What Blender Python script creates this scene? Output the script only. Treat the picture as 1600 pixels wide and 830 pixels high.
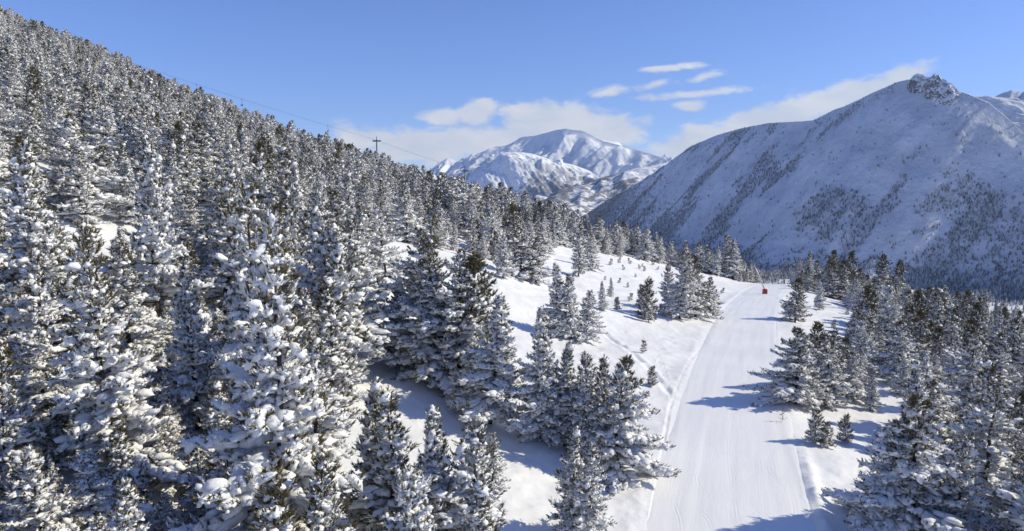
import bpy, math, random
import numpy as np

for o in list(bpy.data.objects):
    bpy.data.objects.remove(o)
scene = bpy.context.scene
col = scene.collection
R = math.radians

# ------------------------------------------------------------------ camera
CZ = 30.0                      # the drone hovers about 26 m above the piste
F, CX, CY = 1101.0, 800.0, 415.0
PITCH = math.atan(125.0 / F)
cam_d = bpy.data.cameras.new('camera')
cam = bpy.data.objects.new('camera', cam_d)
col.objects.link(cam)
cam.location = (0, 0, CZ)
cam.rotation_euler = (R(90) - PITCH, 0, 0)
cam_d.sensor_width = 36.0
cam_d.lens = 36.0 * F / 1600.0
cam_d.clip_start = 0.5
cam_d.clip_end = 40000.0
scene.camera = cam

# ------------------------------------------------------------------ sun + sky
SUN_EL, SUN_AZ = 36.5, 89.0    # azimuth clockwise from +Y (straight ahead)
sd = (math.cos(R(SUN_EL)) * math.sin(R(SUN_AZ)), math.cos(R(SUN_EL)) * math.cos(R(SUN_AZ)), math.sin(R(SUN_EL)))
sun_d = bpy.data.lights.new('sun', 'SUN')
sun_d.energy = 4.5
sun_d.angle = R(0.53)
sun_d.color = (1.0, 0.92, 0.70)
sun = bpy.data.objects.new('sun', sun_d)
col.objects.link(sun)
from mathutils import Vector
sun.rotation_euler = Vector(sd).to_track_quat('Z', 'Y').to_euler()
sun.location = (200, 100, 300)

SKY_STRENGTH = 0.138
world = bpy.data.worlds.new('World')
scene.world = world
world.use_nodes = True
wn, wl = world.node_tree.nodes, world.node_tree.links
wn.clear()


class NT:
    """small helper to write node trees"""
    def __init__(self, tree):
        self.n, self.l = tree.nodes, tree.links

    def put(self, sock, v):
        if isinstance(v, bpy.types.NodeSocket):
            self.l.new(v, sock)
        elif v is not None:
            sock.default_value = v

    def math(self, op, a, b=None, c=None, clamp=False):
        n = self.n.new('ShaderNodeMath'); n.operation = op; n.use_clamp = clamp
        for i, v in enumerate((a, b, c)):
            self.put(n.inputs[i], v)
        return n.outputs[0]

    def mix(self, f, a, b, mode='MIX'):
        n = self.n.new('ShaderNodeMix'); n.data_type = 'RGBA'; n.blend_type = mode
        self.put(n.inputs['Factor'], f); self.put(n.inputs['A'], a); self.put(n.inputs['B'], b)
        return n.outputs['Result'] if 'Result' in n.outputs and n.outputs['Result'].type == 'RGBA' else n.outputs[2]

    def noise(self, vec, scale, detail=4.0, rough=0.5, dist=0.0):
        n = self.n.new('ShaderNodeTexNoise')
        self.put(n.inputs['Vector'], vec)
        n.inputs['Scale'].default_value = scale; n.inputs['Detail'].default_value = detail
        n.inputs['Roughness'].default_value = rough; n.inputs['Distortion'].default_value = dist
        return n.outputs['Fac']

    def ramp(self, f, a, b, lo=0.0, hi=1.0):
        n = self.n.new('ShaderNodeMapRange'); n.interpolation_type = 'SMOOTHSTEP'
        self.put(n.inputs['Value'], f)
        n.inputs['From Min'].default_value = a; n.inputs['From Max'].default_value = b
        n.inputs['To Min'].default_value = lo; n.inputs['To Max'].default_value = hi
        return n.outputs['Result']

    def scale(self, vec, s, rot=(0, 0, 0), loc=(0, 0, 0)):
        n = self.n.new('ShaderNodeMapping')
        self.put(n.inputs['Vector'], vec)
        n.inputs['Scale'].default_value = s; n.inputs['Rotation'].default_value = rot; n.inputs['Location'].default_value = loc
        return n.outputs['Vector']


W = NT(world.node_tree)
sky = wn.new('ShaderNodeTexSky')
sky.sky_type = 'NISHITA'
sky.sun_disc = False
sky.sun_elevation = R(SUN_EL)
sky.sun_rotation = R(SUN_AZ)
sky.altitude = 2000
sky.air_density = 1.0
sky.dust_density = 0.3
sky.ozone_density = 6.0
tc = wn.new('ShaderNodeTexCoord')
sep = wn.new('ShaderNodeSeparateXYZ'); wl.new(tc.outputs['Generated'], sep.inputs[0])
AZ = W.math('ARCTAN2', sep.outputs[0], sep.outputs[1])
EL = W.math('ARCSINE', sep.outputs[2])
comb = wn.new('ShaderNodeCombineXYZ')
wl.new(AZ, comb.inputs[0]); wl.new(EL, comb.inputs[1])
skyvec = comb.outputs[0]


def pix_dir(px, py):
    X = (px - CX) / F; Z = -(py - CY) / F
    cp, sp = math.cos(PITCH), math.sin(PITCH)
    return X, cp + sp * Z, -sp + cp * Z


# clouds over the far mountains: soft puffs given by bearing and height above the horizon
CLOUDS = [(895, 202, 108, 38, 0, 1.5), (850, 180, 75, 22, 0.1, 1.2), (945, 198, 58, 30, .2, 1.3), (745, 174, 34, 22, -0.25, 1.2), (690, 184, 46, 14, 0, .9),
          (672, 228, 130, 32, -0.05, 1.1), (575, 218, 70, 24, 0, .9), (800, 228, 120, 30, 0, 1.4),
          (1310, 150, 125, 18, -0.25, 1.1), (1210, 186, 140, 27, -0.22, 1.2), (1110, 224, 96, 34, -0.25, 1.3), (1060, 216, 34, 10, 0, .8),
          (1034, 107, 66, 5.5, -0.06, 0.75), (1090, 146, 80, 7.5, -0.05, .82), (1074, 165, 30, 9, 0.0, .8),
          (1034, 130, 34, 7, -.15, .62), (1092, 123, 32, 7, -.2, .62), (949, 144, 32, 9, -.2, .62)]
cn = W.math('MULTIPLY_ADD', W.noise(W.scale(skyvec, (19, 36, 1)), 1.0, 9.0, 0.6, 0.3), 2.3, -1.2)
best = None
for (px, py, rx, ry, tilt, amp) in CLOUDS:
    x, y, z = pix_dir(px, py)
    a0 = math.atan2(x, y); e0 = math.asin(z / math.sqrt(x * x + y * y + z * z))
    v = W.scale(skyvec, (1, 1, 1), loc=(-a0, -e0, 0))
    v = W.scale(v, (F / rx, F / ry, 1), rot=(0, 0, 0)) if not tilt else W.scale(W.scale(v, (1, 1, 1), rot=(0, 0, tilt)), (F / rx, F / ry, 1))
    ln = wn.new('ShaderNodeVectorMath'); ln.operation = 'LENGTH'; wl.new(v, ln.inputs[0])
    m = W.math('MULTIPLY', W.math('SUBTRACT', 1.25, ln.outputs['Value']), amp)
    best = m if best is None else W.math('MAXIMUM', best, m)
# the same kind of low clouds goes on round the horizon outside this stretch
band = W.math('SUBTRACT', 0.34, W.math('ABSOLUTE', W.math('MULTIPLY', W.math('SUBTRACT', EL, 0.075), 7.0)))
away = W.ramp(W.math('ABSOLUTE', AZ), 0.66, 0.85)
big = W.math('MULTIPLY_ADD', W.noise(W.scale(skyvec, (4, 11, 1)), 1.0, 3.0, .5), 2.6, -1.5)
band = W.math('MULTIPLY_ADD', W.math('ADD', band, big), away, W.math('MULTIPLY_ADD', away, 2.0, -2.0))
best = W.math('MAXIMUM', best, band)
dens = W.ramp(W.math('ADD', best, cn), 0.05, 0.75)
shade = W.ramp(W.noise(W.scale(skyvec, (11, 26, 1), loc=(0.3, 0.12, 0)), 1.0, 5.0, .55, .2), 0.3, 0.72)
cloud_col = W.mix(shade, (5.3, 5.55, 6.2, 1), (6.8, 6.75, 6.7, 1))
skyc = W.mix(1.0, sky.outputs[0], (1.03, 0.99, 1.22, 1), 'MULTIPLY')
final = W.mix(W.math('MULTIPLY', dens, 0.93), skyc, cloud_col)
bg = wn.new('ShaderNodeBackground'); bg.inputs['Strength'].default_value = SKY_STRENGTH
wl.new(final, bg.inputs['Color'])
wo = wn.new('ShaderNodeOutputWorld'); wl.new(bg.outputs[0], wo.inputs['Surface'])

scene.view_settings.view_transform = 'Standard'
scene.view_settings.look = 'None'
scene.view_settings.exposure = 0.0
scene.view_settings.gamma = 1.0
scene.render.engine = 'CYCLES'
scene.cycles.use_denoising = True
scene.cycles.max_bounces = 5
scene.cycles.diffuse_bounces = 3
scene.cycles.transparent_max_bounces = 4

# ------------------------------------------------------------------ helpers
rng = np.random.default_rng(7)
rnd = random.Random(7)


def mesh_np(name, v, f, smooth=False, mats=(), midx=None):
    """v (N,3), f (M,3 or 4) -> mesh"""
    v = np.asarray(v, np.float32); f = np.asarray(f, np.int32)
    k = f.shape[1]
    me = bpy.data.meshes.new(name)
    me.vertices.add(len(v)); me.vertices.foreach_set('co', v.ravel())
    me.loops.add(f.size); me.loops.foreach_set('vertex_index', f.ravel())
    me.polygons.add(len(f))
    me.polygons.foreach_set('loop_start', np.arange(0, f.size, k, dtype=np.int32))
    me.polygons.foreach_set('loop_total', np.full(len(f), k, np.int32))
    if midx is not None:
        me.polygons.foreach_set('material_index', np.asarray(midx, np.int32))
    me.polygons.foreach_set('use_smooth', np.full(len(f), bool(smooth)) if np.isscalar(smooth) or isinstance(smooth, bool) else np.asarray(smooth, bool))
    for m in mats:
        me.materials.append(m)
    me.update(calc_edges=True)
    return me


def link(name, data, parent=None, loc=None):
    o = bpy.data.objects.new(name, data)
    col.objects.link(o)
    if parent:
        o.parent = parent
    if loc is not None:
        o.location = loc
    return o


def tag(o, label=None, cat=None, group=None, kind=None):
    for k, v in (('label', label), ('category', cat), ('group', group), ('kind', kind)):
        if v:
            o[k] = v
    return o


def hash2(i, j, seed):
    h = (i.astype(np.int64) * 374761393 + j.astype(np.int64) * 668265263 + seed * 974634777) & 0xffffffff
    h = ((h ^ (h >> 13)) * 1274126177) & 0xffffffff
    return ((h ^ (h >> 16)) & 0xffff) / 65535.0


def vnoise(x, y, seed=0):
    i = np.floor(x); j = np.floor(y); u = x - i; w = y - j
    u = u * u * u * (u * (u * 6 - 15) + 10); w = w * w * w * (w * (w * 6 - 15) + 10)
    a = hash2(i, j, seed); b = hash2(i + 1, j, seed); c = hash2(i, j + 1, seed); d = hash2(i + 1, j + 1, seed)
    return (a * (1 - u) + b * u) * (1 - w) + (c * (1 - u) + d * u) * w - 0.5


def fbm(x, y, octv=4, seed=0, gain=0.5):
    s = 0; a = 1.0
    for k in range(octv):
        s = s + a * vnoise(x * 2 ** k + 17.3 * k, y * 2 ** k - 9.1 * k, seed + k)
        a *= gain
    return s


def ridged(x, y, octv=4, seed=0, gain=0.5):
    s = 0; a = 1.0
    for k in range(octv):
        s = s + a * (0.5 - 2 * np.abs(vnoise(x * 2 ** k + 5.7 * k, y * 2 ** k + 3.3 * k, seed + k)))
        a *= gain
    return s


def sstep(a, b, x):
    t = np.clip((x - a) / (b - a), 0, 1)
    return t * t * (3 - 2 * t)


def soft(u, w):
    """0 below 0, quadratic to w, then slope 1"""
    u = np.maximum(u, 0)
    return np.where(u < w, u * u / (2 * w), u - w / 2)


# ------------------------------------------------------------------ the terrain as a function
def smooth_table(pts, lo, hi, width):
    xs = np.arange(lo, hi, 4.0)
    ys = np.interp(xs, [p[0] for p in pts], [p[1] for p in pts])
    k = int(width / 4) | 1
    ker = np.hanning(k + 2)[1:-1]; ker /= ker.sum()
    pad = np.pad(ys, k // 2, mode='edge')
    return xs, np.convolve(pad, ker, 'valid')


ZP = smooth_table([(-400, -24), (-100, -24), (0, -25.6), (54, -26.3), (100, -27.2), (150, -29.4), (190, -32), (240, -36), (280, -39.6), (312, -43.5),
                   (350, -56), (450, -100), (600, -150), (900, -210), (9000, -230)], -400, 9000, 36)
ZL = smooth_table([(-400, -22), (-100, -24), (0, -25.6), (100, -28), (240, -42), (400, -70), (540, -101), (640, -130), (900, -230), (1500, -400), (9000, -420)], -400, 9000, 80)
FLOOR = -175.0


def xc(y):
    y = np.asarray(y, float)
    yy = np.clip(y, -60, 330)
    return 2 + 0.27 * yy + 0.00035 * yy * yy + (y - yy) * 0.45


def terrain_base(x, y):
    """smooth ground height, relative to the camera"""
    x = np.asarray(x, float); y = np.asarray(y, float)
    d = (x - xc(y)) * 1.005
    u = -d - 6.6
    v = d - 6.6
    t = sstep(25, 170, u)
    fade = 1 - sstep(560, 1500, y)
    z = np.interp(y, *ZP) * (1 - t) + np.interp(y, *ZL) * t
    z = z + fade * (0.10 * np.maximum(u, 0) + 0.247 * soft(u - 2, 45) + 0.09 * soft(u - 330, 120) - 0.25 * soft(u - 620, 300))
    z = z - 0.10 * np.maximum(v, 0) - 0.17 * soft(v - 4, 25)
    zf = FLOOR
    return np.where(z > zf + 30, z, zf + 30 * np.exp(np.minimum((z - zf - 30) / 30, 0)))


def terrain(x, y):
    """ground height with mounds, berms and tracks, relative to the camera"""
    x = np.asarray(x, float); y = np.asarray(y, float)
    z = terrain_base(x, y)
    d = (x - xc(y)) * 1.005
    off = sstep(7.0, 11.0, np.abs(d))
    r = np.sqrt(x * x + y * y)
    z = z + off * (0.9 * fbm(x / 14, y / 14, 3, 3) + sstep(12, 30, np.abs(d)) * 2.2 * fbm(x / 45, y / 45, 2, 9))
    z = z + off * (0.22 * fbm(x / 2.2, y / 2.2, 3, 21))
    z = z + sstep(250, 600, r) * 6 * fbm(x / 120, y / 120, 4, 31)
    return z


def pix_ray(px, py):
    x, y, z = pix_dir(px, py)
    return x / y, z / y


def pix_hit(px, py, far=900.0):
    """where the sight line through a point of the photograph meets the ground"""
    a, b = pix_ray(px, py)
    ys = np.concatenate([np.arange(12, 330, 0.25), np.arange(330, far, 1.0)])
    below = b * ys - terrain_base(a * ys, ys) < 0
    if not below.any():
        return None
    y = ys[np.argmax(below)]
    return a * y, y


def to_pix(x, y, z):
    """z relative to the camera"""
    cp, sp = math.cos(PITCH), math.sin(PITCH)
    dpt = cp * y - sp * z
    up = sp * y + cp * z
    dd = np.where(np.abs(dpt) < 1e-6, 1e-6, dpt)
    return CX + F * x / dd, CY - F * up / dd, dpt


def polyline_dist(x, y, pts):
    best = np.full(x.shape, 1e9)
    for (ax, ay), (bx, by) in zip(pts[:-1], pts[1:]):
        vx, vy = bx - ax, by - ay
        t = np.clip(((x - ax) * vx + (y - ay) * vy) / (vx * vx + vy * vy), 0, 1)
        best = np.minimum(best, np.hypot(x - ax - t * vx, y - ay - t * vy))
    return best


# ------------------------------------------------------------------ materials
def new_mat(name):
    m = bpy.data.materials.new(name); m.use_nodes = True
    n = m.node_tree.nodes; n.clear()
    out = n.new('ShaderNodeOutputMaterial')
    p = n.new('ShaderNodeBsdfPrincipled')
    m.node_tree.links.new(p.outputs[0], out.inputs['Surface'])
    return m, NT(m.node_tree), p


def bump(T, p, h, strength, dist, prev=None):
    b = T.n.new('ShaderNodeBump')
    b.invert = strength < 0; b.inputs['Strength'].default_value = abs(strength); b.inputs['Distance'].default_value = dist
    T.put(b.inputs['Height'], h)
    if prev is not None:
        T.put(b.inputs['Normal'], prev)
    T.l.new(b.outputs[0], p.inputs['Normal'])
    return b.outputs[0]


def geo_pos(T):
    g = T.n.new('ShaderNodeNewGeometry')
    return g.outputs['Position'], g.outputs['Normal']


def mat_snow_ground():
    m, T, p = new_mat('snow_ground')
    pos, nor = geo_pos(T)
    big = T.noise(pos, 0.08, 3.0)
    c = T.mix(T.ramp(big, .35, .65), (0.80, 0.805, 0.81, 1), (0.86, 0.86, 0.86, 1))
    T.put(p.inputs['Base Color'], c)
    p.inputs['Roughness'].default_value = 0.62
    p.inputs['Specular IOR Level'].default_value = 0.25
    n1 = bump(T, p, T.noise(pos, 1.1, 5.0, .55), 0.55, 0.16)
    bump(T, p, T.noise(pos, 7.0, 3.0, .5), 0.3, 0.04, n1)
    return m


def mat_piste():
    m, T, p = new_mat('groomed_snow')
    uv = T.n.new('ShaderNodeUVMap').outputs[0]
    pos, nor = geo_pos(T)
    streak = T.noise(T.scale(uv, (1.9, 0.10, 1)), 1.0, 6.0, .7, 0.5)
    fine = T.noise(T.scale(uv, (6.0, 0.30, 1)), 1.0, 4.0, .6, 0.4)
    patch = T.noise(pos, 0.10, 4.0)
    c = T.mix(T.ramp(patch, .3, .7), (0.83, 0.83, 0.83, 1), (0.88, 0.88, 0.88, 1))
    c = T.mix(T.ramp(streak, .40, .75, 0, .2), c, (0.77, 0.775, 0.785, 1))
    T.put(p.inputs['Base Color'], c)
    p.inputs['Roughness'].default_value = 0.5
    p.inputs['Specular IOR Level'].default_value = 0.3
    su = T.n.new('ShaderNodeSeparateXYZ'); T.l.new(uv, su.inputs[0])
    lines = None
    for x0, amp, lam, ph in ((-3.1, 1.5, 17, 0), (-1.0, 2.2, 26, 1.3), (1.2, 1.2, 14, 2.2), (2.6, 2.4, 31, 4.0), (-4.6, .8, 22, 5.0), (4.4, .9, 19, .7), (.2, .6, 60, 3.0)):
        cx_ = T.math('MULTIPLY_ADD', T.math('SINE', T.math('MULTIPLY_ADD', su.outputs[1], 6.283 / lam, ph)), amp, x0)
        dd_ = T.math('ABSOLUTE', T.math('SUBTRACT', T.math('ABSOLUTE', T.math('SUBTRACT', su.outputs[0], cx_)), .14))
        g_ = T.ramp(dd_, .03, .11, 1, 0)
        lines = g_ if lines is None else T.math('MAXIMUM', lines, g_)
    lines = T.math('MULTIPLY', lines, T.ramp(T.noise(pos, .25, 3.0), .42, .6))
    n0 = bump(T, p, lines, -0.22, 0.04)
    n1 = bump(T, p, streak, 0.4, 0.07, n0)
    n2 = bump(T, p, fine, 0.4, 0.03, n1)
    bump(T, p, T.noise(pos, 5.0, 4.0, .6), 0.25, 0.03, n2)
    return m


def mat_tree_snow():
    m, T, p = new_mat('tree_snow')
    pos, nor = geo_pos(T)
    tco = T.n.new('ShaderNodeTexCoord').outputs['Object']
    c = T.mix(T.ramp(T.noise(tco, 1.6, 3.0), .3, .7), (0.80, 0.80, 0.80, 1), (0.88, 0.88, 0.875, 1))
    T.put(p.inputs['Base Color'], c)
    p.inputs['Roughness'].default_value = 0.7
    p.inputs['Specular IOR Level'].default_value = 0.15
    bump(T, p, T.noise(tco, 6.0, 4.0, .6), 0.6, 0.08)
    return m


def mat_needles():
    m, T, p = new_mat('pine_needles')
    oi = T.n.new('ShaderNodeObjectInfo')
    tco = T.n.new('ShaderNodeTexCoord').outputs['Object']
    a = T.mix(oi.outputs['Random'], (0.062, 0.060, 0.020, 1), (0.112, 0.086, 0.032, 1))
    a = T.mix(T.ramp(T.noise(tco, 0.9, 3.0), .38, .68), a, (0.165, 0.130, 0.048, 1))
    fr = T.ramp(T.noise(tco, 3.2, 4.0, .65), .50, .66, 0, .38)          # hoar frost in patches
    a = T.mix(fr, a, (0.55, 0.57, 0.60, 1))
    T.put(p.inputs['Base Color'], a)
    p.inputs['Roughness'].default_value = 0.6
    p.inputs['Specular IOR Level'].default_value = 0.3
    return m


def mat_simple(name, colr, rough=.6, metal=0, var=0.25, scale=3.0):
    m, T, p = new_mat(name)
    tco = T.n.new('ShaderNodeTexCoord').outputs['Object']
    dk = tuple(c * (1 - var) for c in colr) + (1,)
    T.put(p.inputs['Base Color'], T.mix(T.ramp(T.noise(tco, scale, 4.0), .3, .7), dk, tuple(colr) + (1,)))
    p.inputs['Roughness'].default_value = rough
    p.inputs['Metallic'].default_value = metal
    return m


def mat_bark():
    m, T, p = new_mat('bark')
    tco = T.n.new('ShaderNodeTexCoord').outputs['Object']
    n = T.noise(T.scale(tco, (14, 14, 2.5)), 1.0, 5.0, .6)
    T.put(p.inputs['Base Color'], T.mix(T.ramp(n, .3, .7), (0.045, 0.034, 0.026, 1), (0.13, 0.10, 0.08, 1)))
    p.inputs['Roughness'].default_value = .85
    bump(T, p, n, .7, .03)
    return m


def mat_mountain(name, rock_lo, rock_hi, speck_scale, speck_amt, zlim, bscale, wood=(0.05, 0.05, 0.055), bstr=.8, bdist=12, thr0=.47, snow=((0.80, 0.815, 0.84), (0.87, 0.88, 0.90))):
    """snow with wind-blown rock and far woods too small to tell apart"""
    m, T, p = new_mat(name)
    pos, nor = geo_pos(T)
    sep = T.n.new('ShaderNodeSeparateXYZ'); T.l.new(nor, sep.inputs[0])
    ps = T.n.new('ShaderNodeSeparateXYZ'); T.l.new(pos, ps.inputs[0])
    n1 = T.noise(pos, bscale, 6.0, .62)
    steep = T.ramp(T.math('ADD', sep.outputs[2], T.math('MULTIPLY_ADD', n1, .22, -.11)), rock_lo, rock_hi, 1, 0)
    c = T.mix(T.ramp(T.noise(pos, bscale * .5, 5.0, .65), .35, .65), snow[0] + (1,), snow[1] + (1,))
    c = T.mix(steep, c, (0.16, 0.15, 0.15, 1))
    if speck_amt > 0:
        sp = T.noise(T.scale(pos, (1, 1, .45)), speck_scale, 3.0, .75)
        area = T.noise(pos, speck_scale * .09, 4.0, .6)
        low = T.ramp(ps.outputs[2], zlim[0], zlim[1], 1, 0)
        thr = T.math('ADD', sp, T.math('MULTIPLY_ADD', area, 1.1, -0.55))
        f = T.math('MULTIPLY', T.ramp(thr, thr0, thr0 + .14, 0, speck_amt), low)
        c = T.mix(f, c, wood + (1,))
    T.put(p.inputs['Base Color'], c)
    p.inputs['Roughness'].default_value = .75
    p.inputs['Specular IOR Level'].default_value = .1
    nb_ = bump(T, p, n1, bstr, bdist)
    bump(T, p, T.noise(pos, bscale * 4.5, 5.0, .65), bstr, bdist * .3, nb_)
    return m


M = dict(ground=mat_snow_ground(), piste=mat_piste(), tsnow=mat_tree_snow(), needles=mat_needles(), bark=mat_bark(),
         steel=mat_simple('lift_steel', (0.16, 0.18, 0.20), .5, .4), seat=mat_simple('chair_blue', (0.03, 0.06, 0.20), .5),
         rope=mat_simple('rope_steel', (0.08, 0.09, 0.10), .5, .5), red=mat_simple('red_padding', (0.50, 0.02, 0.03), .6, 0, .25, 2.0),
         lance=mat_simple('lance_metal', (0.55, 0.52, 0.50), .4, .3), twig=mat_simple('bare_twig', (0.10, 0.085, 0.07), .85))

# ------------------------------------------------------------------ ground: one polar sheet
TRACKS = []   # (world polyline, half width, depth)


def px_line(pts):
    out = []
    for p in pts:
        h = pix_hit(*p)
        if h: out.append(h)
    return out


TRACKS.append((px_line([(930, 506), (950, 522), (975, 541), (1000, 562), (1020, 583), (1036, 603), (1046, 615)]), .42, .30))
TRACKS.append((px_line([(1022, 546), (1029, 563), (1036, 585), (1043, 606), (1047, 622)]), .10, .16))
TRACKS.append((px_line([(1026, 546), (1034, 566), (1041, 586), (1046, 605), (1048, 622)]), .10, .16))
TRACKS.append((px_line([(1100, 540), (1076, 566), (1060, 600), (1046, 640), (1037, 690), (1029, 745), (1020, 800), (1014, 845)]), .13, .13))
TRACKS.append((px_line([(958, 512), (985, 520), (1010, 528), (1045, 532)]), .2, .12))


def ground_z(x, y):
    z = terrain(x, y)
    d = (x - xc(y)) * 1.005
    near = (y > -40) & (y < 345)
    ins = near * sstep(6.8, 6.0, np.abs(d))
    z = z - 0.16 * ins                                   # bed of the groomed run
    lump = 0.6 + 1.3 * vnoise(x / 1.1, y / 1.3, 5) + .7 * vnoise(x / .5, y / .5, 6)
    z = z + near * np.exp(-((d + 7.9) / .75) ** 2) * .10 * lump
    nearb = near * sstep(76, 58, y)
    z = z + nearb * np.exp(-((d - 7.4) / .6) ** 2) * .36 * (1 + 1.0 * vnoise(x / 2, y / 2, 15) + .7 * vnoise(x / .8, y / .8, 16)) + near * (1 - sstep(90, 66, y)) * np.exp(-((d - 7.2) / .5) ** 2) * .03 * (0.8 + .6 * vnoise(x / 3, y / 3, 8))
    m = (y > 20) & (y < 220) & (np.abs(d) < 80)
    for pts, hw, dep in TRACKS:
        if len(pts) < 2: continue
        q = polyline_dist(x[m], y[m], pts)
        dep = dep * (.75 + 1.1 * vnoise(x[m] / 1.3, y[m] / 1.6, 17))
        z[m] += -dep * np.exp(-(q / hw) ** 2) + .35 * dep * np.exp(-((q - 1.9 * hw) / hw) ** 2)
    return z


ang = np.concatenate([np.arange(-180, -48, 3.0), np.arange(-48, -10, .28), np.arange(-10, 42, .125), np.arange(42, 50, .3), np.arange(50, 180, 3.0)])
rad = np.concatenate([np.array([0.5, 6, 12, 18, 22]), 25 * np.exp(np.arange(0, math.log(330 / 25), .0052)), 331 * np.exp(np.arange(0, math.log(1000 / 331), .012)), 1005 * np.exp(np.arange(0, math.log(10.8), .05))])
TA, RR = np.meshgrid(np.radians(ang), rad)
GX = RR * np.sin(TA); GY = RR * np.cos(TA)
GZ = ground_z(GX.ravel(), GY.ravel()).reshape(GX.shape)
na, nr = len(ang), len(rad)
idx = np.arange(na * nr).reshape(nr, na)
nxt = np.roll(idx, -1, axis=1)
f = np.stack([idx[:-1], idx[1:], nxt[1:], nxt[:-1]], -1).reshape(-1, 4)[:, ::-1]
gv = np.stack([GX.ravel(), GY.ravel(), GZ.ravel() + CZ], 1)
g = link('snow_ground', mesh_np('snow_ground', gv, f, True, [M['ground']]))
tag(g, 'white snow covering the hillside and the valley', 'snow', kind='structure')

# the groomed run: a ribbon laid into its bed
ys = np.concatenate([np.arange(-40, 20, 2.0), np.arange(20, 130, .35), np.arange(130, 342, .8)])
ds = np.concatenate([[-7.25, -6.9], np.linspace(-6.6, 6.6, 45), [6.9, 7.25]])
YY, DD = np.meshgrid(ys, ds, indexing='ij')
XX = xc(YY) + DD / 1.005
edge = 0.25 * vnoise(YY / 2.5, DD * 0 + 3, 12) + .2 * vnoise(YY / .9, DD * 0, 13)
XX = XX + edge * (np.abs(DD) > 6)
PZ = terrain_base(XX, YY) + .03 + sstep(7.0, 5.5, np.abs(DD)) * (.16 * fbm(XX / 9, YY / 16, 2, 41) + .05 * fbm(DD / .9, YY / 14, 2, 43))
PZ = PZ - sstep(6.3, 7.25, np.abs(DD)) * .10
n0, n1 = YY.shape
pi = np.arange(n0 * n1).reshape(n0, n1)
pf = np.stack([pi[:-1, :-1], pi[:-1, 1:], pi[1:, 1:], pi[1:, :-1]], -1).reshape(-1, 4)
pm = mesh_np('piste', np.stack([XX.ravel(), YY.ravel(), PZ.ravel() + CZ], 1), pf, True, [M['piste']])
uvl = pm.uv_layers.new(name='UVMap')
uv = np.stack([DD.ravel(), YY.ravel() * 1.07], 1)[pf.ravel()].astype(np.float32)
uvl.data.foreach_set('uv', uv.ravel())
p_o = link('piste', pm)
tag(p_o, 'smooth groomed ski run curving over the brow between pines', 'ski run', kind='structure')


# ------------------------------------------------------------------ mountains
def sheet(name, crest, nrm, prof, mat, label, ns, noise, back=(300, -0.6), crest_noise=0.0, seed=1, zbase=-185.0, unit=None):
    """a mountain: a crest line and slopes on both of its sides.
    crest (px, py, depth); prof [(horizontal distance, fall as share of the height above the base)]"""
    c = []
    for px, py, dep in crest:
        a, b = pix_ray(px, py)
        c.append((a * dep, dep, b * dep))
    c = np.array(c)
    seg = np.r_[0, np.cumsum(np.hypot(np.diff(c[:, 0]), np.diff(c[:, 1])))]
    s = np.linspace(0, seg[-1], ns)
    C = np.stack([np.interp(s, seg, c[:, k]) for k in range(3)], 1)
    C[:, 2] += crest_noise * ridged(s / (seg[-1] / 14), s * 0 + seed, 4, seed) * .5
    tq = np.array([q[0] for q in prof], float); fq = np.array([q[1] for q in prof], float)
    nt = 170
    tt = np.concatenate([-np.linspace(1, 0, 24)[:-1] ** 1.3 * back[0], np.linspace(0, 1, nt) ** 1.15 * tq[-1]])
    S, Tm = np.meshgrid(s, tt)
    Hc = C[None, :, 2] - zbase
    fall = np.where(Tm >= 0, np.interp(Tm, tq, fq), 0)
    Z = C[None, :, 2] - fall * Hc + np.where(Tm < 0, back[1] * -Tm, 0)
    Tm0 = Tm
    if unit:
        Tm = np.where(Tm > 0, Tm * np.maximum(Hc, 30) / unit, Tm)
    X = C[None, :, 0] + nrm[0] * Tm; Y = C[None, :, 1] + nrm[1] * Tm
    amp, ls, lt = noise
    w = sstep(0, .10 * tq[-1], Tm0) * (1 - sstep(.85, 1.0, Tm0 / tq[-1])) + sstep(0, .3 * back[0], -Tm)
    warp = 40 * fbm(S / ls, Tm / ls, 2, seed + 50) * ls / 120
    Z = Z + w * amp * (ridged((S + warp) / ls, Tm / lt, 5, seed) + .5 * fbm(S / ls * 3, Tm / lt * 3.2, 4, seed + 9) + .30 * ridged((S + warp * .4) / ls * 2.7, Tm / lt * 2.2, 5, seed + 33, .6))
    n0, n1 = X.shape
    ii = np.arange(n0 * n1).reshape(n0, n1)
    ff = np.stack([ii[:-1, :-1], ii[:-1, 1:], ii[1:, 1:], ii[1:, :-1]], -1).reshape(-1, 4)
    # make the faces look up
    e1 = np.array([X[1, 0] - X[0, 0], Y[1, 0] - Y[0, 0]]); e2 = np.array([X[0, 1] - X[0, 0], Y[0, 1] - Y[0, 0]])
    if e2[0] * e1[1] - e2[1] * e1[0] < 0:
        ff = ff[:, ::-1]
    V = np.stack([X, Y, Z], -1)
    o = link(name, mesh_np(name, V.reshape(-1, 3) + np.array([0, 0, CZ]), ff, True, [mat]))
    tag(o, label, 'mountain', kind='structure')
    return V, S, Tm


MAT_M1 = mat_mountain('shaded_mountain', .22, .34, .030, .0, (0, 1), .02, bstr=1.0, bdist=9, snow=((0.58, 0.61, 0.66), (0.74, 0.76, 0.80)))  # snow colour darkened and blued: part of the mountain's shade is painted in
MAT_M2 = mat_mountain('far_mountain', .26, .40, .02, .75, (-10, 330), .008, wood=(.10, .095, .10), bstr=.6, bdist=14)
MAT_M3 = mat_mountain('foothill', .40, .55, .022, .85, (300, 460), .010, wood=(.12, .11, .12), bstr=.5, bdist=10, thr0=.37)


def dcrest(px):     # the right-hand crest comes nearer towards the right
    return float(np.interp(px, [860, 920, 1000, 1200, 1440, 1600, 1800, 1950], [3246, 2899, 2533, 1930, 1500, 1306, 1125, 1018]))


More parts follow.
